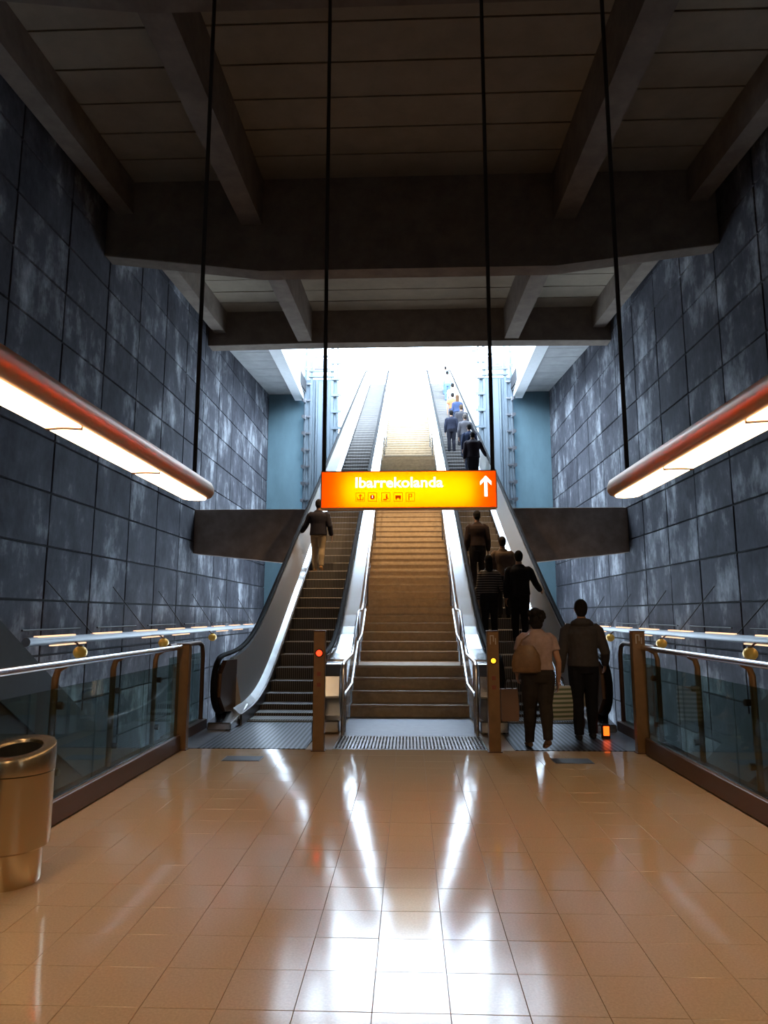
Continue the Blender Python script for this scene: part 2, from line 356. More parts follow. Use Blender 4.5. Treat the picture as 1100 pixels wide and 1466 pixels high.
S_('stringer', prism(bmesh.new(), [(10.5, -0.4), (12.6, 0.0), (20.2, 3.62 + 0.2), (23.3, 6.2), (39.8, 15.4), (46, 15.5), (46, 14.6), (40, 14.4), (24, 5.4), (20.7, 3.7), (20.2, 3.7), (12.6, -0.9), (10.5, -0.9)], 'x', -HW + 0.02, HW - 0.02), M_brown)
S_('floor_plate', B(-HW + 0.01, HW - 0.01, 8.82, 10.44, -0.011, 0.002), M_plate)
S_('grating_frame', B(-HW + 0.01, HW - 0.01, YF + 0.02, 8.8, -0.011, -0.006), M_black)
bm = bmesh.new()
for i in range(44):
    x = -0.86 + i * 0.04; box(bm, x - 0.011, x + 0.011, YF + 0.05, 8.79, -0.006, 0.006)
for y in (YF + 0.03, 8.2, 8.5, 8.79): box(bm, -0.87, 0.87, y - 0.012, y + 0.012, -0.006, 0.004)
S_('grating', bm, M_steel)
S_('edge_strip', B(-HW + 0.01, HW - 0.01, YF + 0.002, YF + 0.022, -0.011, 0.005), M_steel)
for s in (-1, 1):
    x = s * 0.845
    pts = [(x, 8.82, 0.0), (x, 8.82, 0.78), (x, 8.86, 0.86), (x, 8.95, 0.89), (x, 10.2, 0.92), (x, 10.5, 1.05), (x, 11.3, 1.5), (x, 11.5, 1.56), (x, 12.3, 1.58), (x, 12.6, 1.72),
           (x, 22.9, 7.72), (x, 23.3, 7.82), (x, 24.2, 7.84), (x, 24.6, 8.0), (x, 39.5, 16.64), (x, 40.2, 16.75), (x, 43, 16.76), (x, 43, 15.86)]
    S_('stair_handrail', tube(bmesh.new(), pts, 0.022, 8), M_steel, True)
    pts = [(x, 9.1, 0.0), (x, 9.1, 0.42), (x, 9.2, 0.48), (x, 10.2, 0.5), (x, 11.3, 1.05), (x, 12.3, 1.15), (x, 13.3, 1.6)]
    S_('lower_handrail', tube(bmesh.new(), pts, 0.018, 8), M_steel, True)
    for y, z in ((11.4, 0.68), (14.0, 1.45), (17.0, 3.2), (20.0, 4.95), (23.1, 6.9), (26, 7.8), (30, 10.1), (34, 12.4), (38, 14.8)):
        S_('baluster', tube(bmesh.new(), [(x, y, z), (x, y, z + 0.86)], 0.016, 8), M_steel)

# street level at the top of the cutting
tag(obj('floor_street', B(-5.1, 5.1, 46.0, 70, ZT - 0.3, ZT), M_white), 'bright paved street level at the top of the stairs', kind='structure')

# ------------------------------------------------------------------ entrance posts
def post(x, h, w, label, lamp=None, marks=()):
    t = empty('entrance_post', (x, YF - 0.07, 0), label, 'post')
    obj('body', bev(B(-w / 2, w / 2, -0.05, 0.05, 0, h), 0.006), M_bronze, t)
    obj('cap', bev(B(-w / 2 - 0.004, w / 2 + 0.004, -0.054, 0.054, h, h + 0.012), 0.003), M_dbronze, t)
    obj('foot', B(-w / 2 - 0.012, w / 2 + 0.012, -0.062, 0.062, 0, 0.012), M_dbronze, t)
    if lamp:
        col, z, r, s = lamp
        o = obj('signal_bezel', tube(bmesh.new(), [(0, -0.05, z), (0, -0.058, z)], r + 0.012, 20), M_black, t)
        bm = bmesh.new(); ball(bm, (0, -0.058, z), r, 0.02, r, 16, 8)
        obj('signal_lens', bm, emis('signal_%.2f' % col[1], col, s), t, True)['label'] = 'glowing round signal lens'
    for (z, kind) in marks:
        if kind == 'sq': obj('red_pictogram', B(-0.022, 0.022, -0.053, -0.05, z - 0.022, z + 0.022), mat('faint_red', (0.20, 0.05, 0.03), 0.5), t)
        else:
            bm = bmesh.new()
            box(bm, -0.035, -0.024, -0.053, -0.05, z - 0.05, z + 0.05); box(bm, 0.024, 0.035, -0.053, -0.05, z - 0.05, z + 0.02); box(bm, -0.035, 0.01, -0.053, -0.05, z + 0.04, z + 0.052); box(bm, 0.0, 0.011, -0.053, -0.05, z - 0.02, z + 0.04)
            obj('pale_mark', bm, mat('pale_print', (0.45, 0.42, 0.38), 0.5), t)
    return t
post(-2.58, 1.16, 0.14, 'plain bronze end post where the left glass balustrade stops')
post(-1.02, 1.31, 0.13, 'bronze entrance post with a glowing red signal', ((1, 0.03, 0.008), 1.07, 0.034, 5), ((0.84, 'sq'), (0.72, 'sq')))
post(0.94, 1.31, 0.13, 'bronze entrance post with a small yellow signal', ((1, 0.42, 0.02), 0.99, 0.028, 2.5), ((1.22, 'n'), (0.80, 'sq'), (0.70, 'sq')))
post(2.56, 1.31, 0.14, 'bronze end post with pale marking beside the right glass balustrade', None, ((1.23, 'n'),))
ol = empty('floor_signal_lamp', (2.40, 8.72, 0.0), 'small orange glowing lamp low beside the right escalator entrance', 'lamp')
obj('housing', bev(B(-0.05, 0.05, 0, 0.06, 0.0, 0.17), 0.008), M_black, ol)
obj('lens', bev(B(-0.035, 0.035, -0.012, 0.0, 0.04, 0.15), 0.004), emis('orange_lens', (1, 0.10, 0.008), 3.2), ol)
for s, lab in ((-1, 'small dark hatch plate set in the tiles before the left escalator'), (1, 'small dark hatch plate in the tiles at the woman\'s heel')):
    x = -1.76 if s < 0 else 1.68
    h = empty('hatch_plate', (x, 7.42, 0), lab, 'hatch')
    obj('plate', B(-0.19, 0.19, -0.11, 0.11, 0.0008, 0.006), mat('hatch_steel', (0.06, 0.065, 0.08), 0.45, 0.5), h)
    obj('rim', rings(bmesh.new(), [[(-0.2, -0.12, z), (0.2, -0.12, z), (0.2, 0.12, z), (-0.2, 0.12, z)] for z in (0.0006, 0.004)]), M_dsteel, h)

# ------------------------------------------------------------------ glass balustrades beside the walkway
for s, nm in ((-1, 'left'), (1, 'right')):
    b = empty('glass_balustrade', (s * 2.64, 4.0, 0), 'glass balustrade with steel handrail along the %s edge of the walkway' % nm, 'balustrade')
    def G(name, bm, m, sm=False):
        o = obj(name, bm, m, b, sm); o.location = (-s * 2.64, -4.0, 0); return o
    X = lambda a, c: sorted((s * a, s * c))
    G('curb', bev(B(*X(2.56, 2.72), YB, 7.8, 0.0, 0.17), 0.006), M_dbronze)
    G('curb_trim', B(*X(2.575, 2.60), YB, 7.8, 0.17, 0.182), M_steel)
    G('handrail', tube(bmesh.new(), [(s * 2.60, YB, 1.135), (s * 2.60, 7.82, 1.135)], 0.03, 12), M_steel, True)
    y = 7.62 if s > 0 else 7.25
    yy = 7.8
    while yy > -5:
        G('pane', B(*X(2.60, 2.615), yy - 1.02, yy - 0.01, 0.12, 0.96), M_glass); yy -= 1.03
    while y > -5:
        p = G('baluster', tube(bmesh.new(), [(s * 2.68, y, 0.1), (s * 2.68, y, 1.02), (s * 2.66, y, 1.09), (s * 2.60, y, 1.125)], 0.026, 10), M_bronze, True)
        for z in (0.34, 0.82):
            c = obj('clamp', tube(bmesh.new(), [(s * 2.67, y + 0.02, z), (s * 2.617, y + 0.02, z)], 0.028, 10), M_dbronze, p, True)
        y -= 1.03
    # return of the railing beside the escalator
    xr = 2.80
    rr = empty('return_rail', (s * xr, 8.9, 0), 'bent steel return rail beside the %s escalator newel' % nm, 'railing')
    def G2(name, bm, m, sm=False):
        o = obj(name, bm, m, rr, sm); o.location = (-s * xr, -8.9, 0); return o
    G2('tube', tube(bmesh.new(), [(s * xr, 8.0, 1.13), (s * xr, 9.15, 1.13), (s * xr, 9.28, 1.09), (s * xr, 9.33, 0.98), (s * xr, 9.33, -0.25)], 0.03, 10), M_dbronze, True)
    G2('pane', B(*X(xr - 0.007, xr + 0.007), 8.03, 9.2, 0.12, 1.0), M_glass)
    G2('curb', B(*X(xr - 0.08, xr + 0.06), 8.0, 9.36, -0.42, 0.12), M_dbronze)

# stairs going down in the side voids
for s, nm in ((-1, 'left'), (1, 'right')):
    d = empty('descending_stair', (s * 4.6, 8, -5), 'dark stair with blue grey parapet going down behind the %s glass balustrade' % nm, 'stairs')
    def G3(name, bm, m):
        o = obj(name, bm, m, d); o.location = (-s * 4.6, -8, 5); return o
    ln = lambda y: 1.45 - 0.60 * (y - 6.6)
    for xa in (4.0, 5.3):
        G3('parapet', prism(bmesh.new(), [(4.8, ln(4.8)), (16.0, ln(16)), (16.0, ln(16) - 0.72), (4.8, ln(4.8) - 0.72)], 'x', *sorted((s * xa, s * (xa + 0.14)))), M_clad)
    G3('truss', prism(bmesh.new(), [(4.8, ln(4.8) - 0.72), (16.0, ln(16) - 0.72), (16.0, ln(16) - 1.9), (4.8, ln(4.8) - 1.9)], 'x', *sorted((s * 4.02, s * 5.42))), M_brown)
    sm = proto('step', B(s * 4.72 - 0.57, s * 4.72 + 0.57, 0, 0.3, -0.18, 0), M_brown)
    for k in range(34):
        yk = 5.0 + 0.3 * k; o = link('step', sm, None, d); o.location = (-s * 4.6, yk - 8, ln(yk) - 0.72 + 5 + 0.06)

# ------------------------------------------------------------------ wall tube lights with brackets and globes
for s, nm in ((-1, 'left'), (1, 'right')):
    x = s * 6.15
    t = empty('wall_tube_light', (x, 18, 1.06), 'long steel light tube running along the %s panelled wall' % nm, 'light')
    def G4(name, bm, m, sm=False):
        o = obj(name, bm, m, t, sm); o.location = (-x, -18, -1.06); return o
    ya, yb = 10.9, 29.5
    G4('tube', tube(bmesh.new(), [(x, ya, 1.06), (x, yb, 1.06)], 0.075, 14), mat('grey_tube_paint', (0.30, 0.32, 0.35), 0.5, 0.2), True)
    y = ya + 0.3; k = 0
    while y < yb - 1.2:
        G4('upper_slot', B(x - 0.045, x + 0.045, y, y + 1.25, 1.125, 1.15), M_slot)
        if k % 3 != 1: G4('lower_slot', B(x - 0.04, x + 0.04, y + 0.5, y + 1.7, 0.965, 0.985), M_slot)
        y += 2.05; k += 1
    y = 13.2
    while y < yb:
        G4('bracket', tube(bmesh.new(), [(x, y, 1.06), (s * 6.5, y, 1.06)], 0.022, 8), M_dsteel)
        G4('tie_rod', tube(bmesh.new(), [(x, y, 1.14), (s * 6.47, y - 1.2, 2.1)], 0.011, 6), M_cable)
        G4('rail', tube(bmesh.new(), [(s * 6.4, y - 2.0, 1.24), (s * 6.4, y, 1.24)], 0.018, 6), M_cable)
        y += 2.75
    for y in (12.45, 16.72, 20.9):
        g = empty('globe_lamp', (s * 6.0, y, 0.82), 'round brass globe under the %s wall tube, %s' % (nm, {12.45: 'nearest the walkway', 16.72: 'second along from the walkway', 20.9: 'third along, nearly level with the cross beam'}[y]), 'globe lamp', 'globe lamps under the wall tubes')
        bm = bmesh.new(); ball(bm, (0, 0, 0), 0.125, 0.125, 0.115, 20, 12); obj('globe', bm, M_globe, g, True)
        obj('stem', tube(bmesh.new(), [(s * 0.0, 0, 0.1), (s * 0.08, 0, 0.17), (s * 0.15, 0, 0.2)], 0.018, 8), M_dbronze, g)
        obj('collar', tube(bmesh.new(), [(0, 0, 0.095), (0, 0, 0.13)], 0.045, 12), M_dbronze, g)

# ------------------------------------------------------------------ hanging luminaires
SC = 0.927
def luminaire(x, ynose, z, label):
    t = empty('pendant_luminaire', (x, ynose, z), label, 'light'); t.scale = (SC, SC, SC)
    def sec(y, w, hs=1.0):
        pr = [(-0.125, 0.0), (-0.165, 0.012), (-0.2, 0.06), (-0.205, 0.11), (-0.18, 0.17), (-0.1, 0.215), (0.1, 0.215), (0.18, 0.17), (0.205, 0.11), (0.2, 0.06), (0.165, 0.012), (0.125, 0.0)]
        return [(px * w, y, 0.11 + (pz - 0.11) * hs) for px, pz in pr]
    L_ = -10.6
    obj('body', rings(bmesh.new(), [sec(0.0, 0.12, 0.35), sec(-0.02, 0.42, 0.6), sec(-0.07, 0.7, 0.82), sec(-0.15, 0.9, 0.95), sec(-0.26, 1.0), sec(L_, 1.0)]), M_copper, t, True)
    y = -0.2; k = 0
    while y > L_ + 0.5:
        y1 = max(y - 1.5, L_ + 0.1)
        if k == 0: pts = [(-0.128, y1 + 0.02), (0.128, y1 + 0.02), (0.128, y - 0.06), (0.09, y + 0.02), (0, y + 0.045), (-0.09, y + 0.02), (-0.128, y - 0.06)]
        else: pts = [(-0.128, y1 + 0.02), (0.128, y1 + 0.02), (0.128, y - 0.02), (-0.128, y - 0.02)]
        obj('diffuser', prism(bmesh.new(), pts, 'z', -0.012, 0.012), M_lit, t)
        bm = bmesh.new(); a = [(-0.13 + 0.26 * i / 8, y1 - 0.03 * math.sin(math.pi * i / 8), -0.014) for i in range(9)]
        tube(bm, a, 0.012, 6); obj('lamp_holder', bm, M_dbronze, t)
        y = y1; k += 1
    for yc in (-0.32, -5.2):
        o = obj('cable', tube(bmesh.new(), [(0, yc, 0.21), (0, yc, ((8.71 if yc > -1 else ceilz(ynose + yc * SC)) - z) / SC)], 0.025, 8), M_cable, t)
    return t
luminaire(-2.23, 7.18, 2.705, 'long copper coloured pendant luminaire hanging over the left balustrade')
luminaire(2.23, 7.18, 2.705, 'long copper coloured pendant luminaire hanging over the right balustrade')

# ------------------------------------------------------------------ hanging sign
SC = 0.927; sy = 6.95; sw = 0.965; zb, zt = 2.589, 2.989
sg = empty('hanging_sign', (0, sy, zb), 'glowing orange hanging direction sign with white lettering and arrow', 'sign'); sg.scale = (SC, SC, SC)
def G5(name, bm, m): o = obj(name, bm, m, sg); o.location = (0, -sy, -zb); return o
M_case = mat('sign_case_inner', (0.85, 0.55, 0.25), 0.6)
bm = bmesh.new()
box(bm, -sw, sw, sy + 0.09, sy + 0.1, zb, zt); box(bm, -sw, sw, sy - 0.06, sy + 0.1, zt, zt + 0.012); box(bm, -sw, sw, sy - 0.06, sy + 0.1, zb - 0.012, zb)
box(bm, -sw - 0.012, -sw, sy - 0.06, sy + 0.1, zb - 0.012, zt + 0.012); box(bm, sw, sw + 0.012, sy - 0.06, sy + 0.1, zb - 0.012, zt + 0.012)
G5('case', bm, M_case)
G5('face_panel', B(-sw, sw, sy - 0.058, sy - 0.055, zb, zt), translucent('orange_acrylic', (1.0, 0.30, 0.008)))
for zz in (0.1, 0.2, 0.3):
    G5('lamp_tube', tube(bmesh.new(), [(-0.72, sy + 0.03, zb + zz), (0.72, sy + 0.03, zb + zz)], 0.014, 8), emis('sign_tube', (1.0, 0.88, 0.7), 42))
M_let = emis('sign_white', (1, 0.97, 0.85), 2.2); M_pic = mat('sign_red_print', (0.35, 0.05, 0.01), 0.5, emit=(0.6, 0.07, 0.0), estr=0.6)
def text(body, size, cx, cz, m, name, off=0.0, left=True):
    c = bpy.data.curves.new('t', 'FONT'); c.body = body; c.size = size; c.offset = off; c.extrude = 0.0015; c.resolution_u = 3; c.align_x = 'LEFT' if left else 'CENTER'
    o = bpy.data.objects.new('t', c); COL.objects.link(o); dg = bpy.context.evaluated_depsgraph_get()
    me = bpy.data.meshes.new_from_object(o.evaluated_get(dg)); bpy.data.objects.remove(o)
    me.transform(Matrix.Rotation(math.pi / 2, 4, 'X'))
    w = max(v.co.x for v in me.vertices); me.materials.clear()
    q = link(name, me, m, sg); q.location = (cx, -0.0605, cz - zb); return q, w
q, w = text('Ibarrekolanda', 0.163, -0.60, zt - 0.175, M_let, 'lettering', 0.0032); q.scale.x = 0.985 / w
bm = bmesh.new()                                                          # arrow
prism(bm, [(-0.017, -0.11), (0.017, -0.11), (0.017, 0.11), (-0.017, 0.11)], 'y', -0.062, -0.059)
for s in (-1, 1): prism(bm, [(0, 0.125), (s * 0.062, 0.058), (s * 0.062, 0.016), (0, 0.08)], 'y', -0.0625, -0.059)
o = obj('arrow', bm, M_let, sg); o.location = (0.855, 0, 0.225)
def pict(cx, parts):
    bm = bmesh.new(); h = 0.05
    for a in ((-h, h, h - 0.005, h), (-h, h, -h, -h + 0.005), (-h, -h + 0.005, -h, h), (h - 0.005, h, -h, h)): box(bm, a[0], a[1], -0.062, -0.0595, a[2], a[3])
    for p in parts:
        if len(p) == 4: box(bm, p[0], p[1], -0.062, -0.0595, p[2], p[3])
        else: tube(bm, [(p[0], -0.0595, p[1]), (p[0], -0.062, p[1])], p[2], 14)
    o = obj('pictogram', bm, M_pic, sg); o.location = (cx, 0, 0.115)
pict(-0.535, [(-0.006, 0.006, -0.03, 0.032), (-0.035, -0.027, -0.03, 0.0), (0.027, 0.035, -0.03, 0.0), (-0.035, 0.035, -0.034, -0.026), (-0.02, 0.02, 0.014, 0.022)])
pict(-0.40, [(0.0, 0.0, 0.027)]); pict(-0.25, [(0.008, 0.024, 0.009), (-0.002, 0.018, -0.012, 0.014), (-0.03, 0.01, -0.036, -0.022), (0.0, 0.03, -0.022, -0.012)])
pict(-0.115, [(-0.032, 0.032, -0.014, 0.018), (-0.02, -0.02, 0.010), (0.02, -0.02, 0.010)]); pict(0.02, [(-0.02, -0.01, -0.034, 0.034), (-0.02, 0.018, 0.026, 0.034), (-0.02, 0.018, -0.002, 0.006), (0.012, 0.021, 0.0, 0.034)])
bm = bmesh.new(); tube(bm, [(-0.40, -0.0622, 0.105), (-0.40, -0.0622, 0.122)], 0.004, 6); ball(bm, (-0.40, -0.0622, 0.13), 0.004, 0.001, 0.004, 8, 6); obj('info_mark', bm, M_let, sg)
for x in (-0.955, 0.945):
    o = obj('cable', tube(bmesh.new(), [(x, 0.02, 0.38), (x, 0.02, (8.71 - zb) / SC)], 0.023, 8), M_cable, sg)

# ------------------------------------------------------------------ waste bin
bn = empty('waste_bin', (-2.29, 4.06, 0), 'round brass toned steel waste bin standing by the left balustrade', 'bin')
obj('base', lathe(bmesh.new(), [(0.165, 0.0), (0.17, 0.01), (0.17, 0.2)], 40), M_bin, bn, True)
def slant(r, z, k=0.0, n=40): return [(r * math.cos(2 * math.pi * j / n), r * math.sin(2 * math.pi * j / n), z + k * r * math.sin(2 * math.pi * j / n)) for j in range(n)]
obj('body', rings(bmesh.new(), [slant(0.195, 0.19), slant(0.205, 0.2), slant(0.205, 0.60), slant(0.2, 0.605)]), M_bin, bn, True)
obj('lid', rings(bmesh.new(), [slant(0.208, 0.606), slant(0.208, 0.72, 0.2), slant(0.203, 0.733, 0.2), slant(0.19, 0.737, 0.2), slant(0.135, 0.733, 0.2), slant(0.13, 0.725, 0.2), slant(0.13, 0.63, 0.1)], cap=False), M_bin, bn, True)
obj('liner', rings(bmesh.new(), [slant(0.128, 0.715, 0.2), slant(0.125, 0.45), slant(0.01, 0.449)], cap=False), M_black, bn)

# ------------------------------------------------------------------ steel towers at the mouth of the cutting
for s, nm in ((-1, 'left'), (1, 'right')):
    xo, xi = 4.72, 3.25
    t = empty('steel_tower', (s * 4.0, YE - 0.3, 6.0), 'tall galvanised steel service tower at the %s side of the bright opening' % nm, 'tower')
    def G6(name, bm, m, sm=False):
        o = obj(name, bm, m, t, sm); o.location = (-s * 4.0, -(YE - 0.3), -6.0); return o
    X = lambda a, c: sorted((s * a, s * c)); yt = YE - 0.3; zl, zh = -5.0, 14.6
    G6('back_panel', B(*X(3.3, 4.82), yt + 0.05, yt + 0.12, zl, 12.3), M_tglass)
    for x, w in ((xo, 0.05), (4.46, 0.07), (3.50, 0.07), (xi, 0.045)):
        G6('post', bev(B(*X(x - w, x + w), yt - 0.08, yt + 0.05, zl, zh), 0.01), M_tower)
    for x in (4.22, 3.78): G6('pipe', tube(bmesh.new(), [(s * x, yt - 0.05, zl), (s * x, yt - 0.05, 12.2)], 0.06, 10), M_tower, True)
    z = 5.0
    while z < 14.4:
        G6('rung', B(*X(4.46, 4.80), yt - 0.10, yt - 0.02, z, z + 0.07), M_dsteel)
        G6('bracket', bev(prism(bmesh.new(), [(s * 4.70, z - 0.12), (s * 4.88, z - 0.02), (s * 4.88, z + 0.1), (s * 4.70, z + 0.1)], 'y', yt - 0.16, yt - 0.08), 0.005), M_dsteel)
        if z > 9: G6('clip', B(*X(3.08, 3.52), yt - 0.12, yt - 0.02, z + 0.2, z + 0.32), M_tower)
        z += 0.78
    for z in (12.35, 12.62): G6('crossbar', bev(B(*X(3.4, 4.6), yt - 0.14, yt - 0.02, z, z + 0.1), 0.01), M_tower)
    bm = bmesh.new(); box(bm, *X(3.6, 4.35), yt - 0.12, yt + 0.08, 12.75, 13.25); G6('equipment_box', bev(bm, 0.02), M_dsteel)
    bm = bmesh.new(); box(bm, *X(3.75, 4.2), yt - 0.14, yt - 0.121, 12.85, 13.15); G6('box_window', bm, M_tower)
    bm = bmesh.new()
    for z in (13.35, 14.0): box(bm, *X(3.5, 4.5), yt - 0.06, yt + 0.02, z, z + 0.08)
    G6('top_frame', bm, M_tower)
    arm = empty('spotlight', (s * 3.2, yt - 0.1, 13.6), 'small spotlight arm projecting from the top of the %s steel tower' % nm, 'spotlight')
    obj('arm', tube(bmesh.new(), [(0, 0, 0), (-s * 0.85, 0, 0.02)], 0.03, 8), M_dsteel, arm)
    obj('head', bev(B(*sorted((-s * 0.05, -s * 0.25)), -0.08, 0.08, -0.1, 0.1), 0.02), M_dsteel, arm)

# ------------------------------------------------------------------ people
SKIN = (0.42, 0.24, 0.16)
def cloth(c, stripes=None):
    k = 'cloth_%.3f_%.3f_%.3f' % c + ('s' if stripes else '')
    if k in MATS: return MATS[k]
    if stripes:
        m = stripe_mat(k, c, stripes, 7.0, 'Z', 0.8, 0.0); MATS[k] = m; return m
    return mat(k, c, 0.85, var=0.12, scale=18, spec=0.2)
def remesh(bm, vox, smooth, name):
    me = bpy.data.meshes.new(name); bmesh.ops.recalc_face_normals(bm, faces=bm.faces[:]); bm.to_mesh(me); bm.free()
    o = bpy.data.objects.new(name, me); COL.objects.link(o)
    r = o.modifiers.new('r', 'REMESH'); r.mode = 'VOXEL'; r.voxel_size = vox
    s_ = o.modifiers.new('s', 'SMOOTH'); s_.iterations = smooth; s_.factor = 0.5
    dg = bpy.context.evaluated_depsgraph_get(); out = bpy.data.meshes.new_from_object(o.evaluated_get(dg))
    bpy.data.objects.remove(o); bpy.data.meshes.remove(me)
    for p in out.polygons: p.use_smooth = True
    out.name = name; return out
def person(loc, h, label, top, bottom, rz=0.0, hair=(0.012, 0.010, 0.010), hairstyle='short', build=1.0, arms=None, feet=None, near=False, sleeves='long', jacket=0.0, shoes=(0.02, 0.02, 0.02), skin=SKIN, stripes=None, hood=False, legs='long', lean=0.0, female=False, group=None):
    """a standing or walking figure, facing +y, feet at loc; lengths are fractions of the height"""
    p = empty('person', loc, label, 'person', group, rz=rz)
    V = lambda x, y, z: Vector((x * h, y * h, z * h))
    sh = 0.108 * build if not female else 0.096 * build
    hip = 0.05
    lz = lambda z: lean * max(0, z - 0.5)
    feet = feet or {-1: (0.055, 0.0, 0.0, 0.0), 1: (0.055, 0.02, 0.0, 0.0)}     # x, y, z, heel lift
    arms = arms or {}
    A = {}
    for s in (-1, 1):
        S0 = V(s * sh, lz(0.79), 0.782)
        e, w = arms.get(s, ((s * 0.03, -0.012, -0.17), (0.0, 0.035, -0.145)))
        E_ = S0 + V(*e); Wr = E_ + V(*w); A[s] = (S0, E_, Wr)
    LG = {}
    for s in (-1, 1):
        fx, fy, fz, lift = feet[s]
        Hp = V(s * hip, 0, 0.515); An = V(s * fx, fy - lift * 0.35, fz + 0.05 + lift)
        mid = (Hp + An) / 2; bend = 0.012 + 0.35 * fz + 0.3 * lift
        LG[s] = (Hp, mid + V(0, bend, 0.01), An)
    vox = 0.0065 if near else 0.011
    # --- body: one continuous surface
    bm = bmesh.new(); w_ = 1.0 * build
    fw = 1.08 if female else 1.0
    tors = [(0.47, 0.075 * fw, 0.058 * fw), (0.52, 0.094 * fw, 0.066 * fw), (0.58, 0.084, 0.058), (0.63, 0.078, 0.055), (0.70, 0.092, 0.064), (0.755, 0.098, 0.064), (0.79, 0.086, 0.054), (0.815, 0.058, 0.042), (0.845, 0.034, 0.034), (0.875, 0.031, 0.033)]
    tube(bm, [V(0, lz(z), z) for z, a, b in tors], [(a * h * w_, b * h * w_) for z, a, b in tors], 18)
    hc = V(0, lz(0.93) + 0.008, 0.932)
    ball(bm, hc, 0.0435 * h, 0.054 * h, 0.066 * h, 20, 14)
    ball(bm, hc + V(0, 0.018, -0.035), 0.033 * h, 0.036 * h, 0.034 * h)               # jaw
    tube(bm, [hc + V(0, 0.050, 0.012), hc + V(0, 0.064, -0.012), hc + V(0, 0.052, -0.018)], [0.005 * h, 0.009 * h, 0.009 * h], 8)   # nose
    for s in (-1, 1): ball(bm, hc + V(s * 0.0445, -0.002, -0.004), 0.006 * h, 0.011 * h, 0.018 * h, 8, 6)
    for s in (-1, 1):
        S0, E_, Wr = A[s]
        tube(bm, [S0 + V(-s * 0.05, 0, 0.02), S0, (S0 + E_) / 2, E_, (E_ * 0.6 + Wr * 0.4), Wr], [0.018 * h, 0.029 * h, 0.026 * h, 0.022 * h, 0.022 * h, 0.0145 * h], 10)
        d = (Wr - E_).normalized(); a = Vector((1, 0, 0)); a = (a - d * a.dot(d)); a = a.normalized() if a.length > 0.1 else Vector((0, 1, 0)); c = d.cross(a)
        # palm, thumb and four fingers, slightly curled; the palm faces the thigh
        P0 = Wr; P1 = Wr + d * 0.050 * h
        tube(bm, [P0, P0 + d * 0.02 * h, P1], [(0.011 * h, 0.013 * h), (0.010 * h, 0.021 * h), (0.009 * h, 0.021 * h)], 10)
        fr = max(0.0052 * h, 0.0)
        cur = -s
        for k, (o_, ln_) in enumerate(((-0.0165, 0.040), (-0.0055, 0.046), (0.0055, 0.043), (0.0165, 0.034))):
            b0 = P1 + c * o_ * h * 1.05
            tube(bm, [b0 - d * 0.012 * h, b0 + d * ln_ * 0.4 * h + a * cur * 0.003 * h, b0 + d * ln_ * 0.75 * h + a * cur * 0.011 * h, b0 + d * ln_ * 0.95 * h + a * cur * 0.022 * h], [fr, fr, fr * 0.92, fr * 0.75], 7)
        side_ = 1 if c.y > 0 else -1
        t0 = P0 + d * 0.014 * h + c * side_ * 0.016 * h
        tube(bm, [t0 - c * side_ * 0.01 * h, t0 + d * 0.014 * h + c * side_ * 0.012 * h, t0 + d * 0.032 * h + c * side_ * 0.014 * h + a * cur * 0.008 * h], [fr * 1.3, fr * 1.15, fr * 0.85], 7)
        Hp, K, An = LG[s]
        tube(bm, [Hp + V(0, 0, 0.02), (Hp * 0.6 + K * 0.4), K, K * 0.62 + An * 0.38 + V(0, -0.008, 0), An], [0.052 * h, 0.045 * h, 0.030 * h, 0.030 * h, 0.019 * h], 12)
        lift = feet[s][3]
        tube(bm, [An + V(0, -0.022, -0.022), An + V(0, 0.02, -0.03 - lift * 0.3), An + V(0, 0.085, -0.040 - lift * 0.8)], [(0.020 * h, 0.017 * h), (0.022 * h, 0.019 * h), (0.020 * h, 0.010 * h)], 10)
    b = link('body', remesh(bm, vox, 4, 'body'), mat('skin_%.2f' % skin[0], skin, 0.55, spec=0.3), p)
    # --- face
    for s in (-1, 1):
        bm = bmesh.new(); ball(bm, hc + V(s * 0.017, 0.0475, 0.002), 0.0075 * h, 0.005 * h, 0.005 * h, 8, 6); obj('eye', bm, mat('eye', (0.02, 0.015, 0.012), 0.2), p, True)
    bm = bmesh.new(); ball(bm, hc + V(0, 0.0505, -0.038), 0.014 * h, 0.005 * h, 0.004 * h, 8, 6); obj('mouth', bm, mat('lips', (0.30, 0.10, 0.08), 0.5), p, True)
    # --- hair
    bm = bmesh.new(); q = 1.0
    ball(bm, hc + V(0, -0.008, 0.012), 0.049 * h, 0.055 * h, 0.062 * h, 18, 12)
    ball(bm, hc + V(0, -0.022, -0.015), 0.043 * h, 0.040 * h, 0.048 * h, 14, 10)
    if hairstyle == 'curly':
        for k in range(44):
            an = random.uniform(0, 6.28); el = random.uniform(-1.1, 0.85)
            ball(bm, hc + V(0.056 * math.cos(an) * math.cos(el), -0.024 + 0.045 * math.sin(an) * math.cos(el) * (1 if math.sin(an) < 0 else 0.5), 0.004 + 0.055 * math.sin(el)), 0.021 * h, 0.020 * h, 0.020 * h, 8, 6)
        tube(bm, [hc + V(0, -0.03, 0), hc + V(0, -0.04, -0.06), hc + V(0, -0.036, -0.082)], [(0.05 * h, 0.03 * h), (0.046 * h, 0.03 * h), (0.03 * h, 0.02 * h)], 12)
    elif hairstyle == 'long':
        tube(bm, [hc + V(0, -0.02, 0.01), hc + V(0, -0.036, -0.06), hc + V(0, -0.045, -0.12), hc + V(0, -0.05, -0.17)], [(0.046 * h, 0.036 * h), (0.046 * h, 0.028 * h), (0.04 * h, 0.022 * h), (0.022 * h, 0.014 * h)], 12)
    # keep the face free
    cut = hc.y + 0.026 * h
    ov = [v for v in bm.verts if v.co.y > cut and v.co.z < hc.z + 0.032 * h]
    for v in ov: v.co.y = cut - 0.004 * h
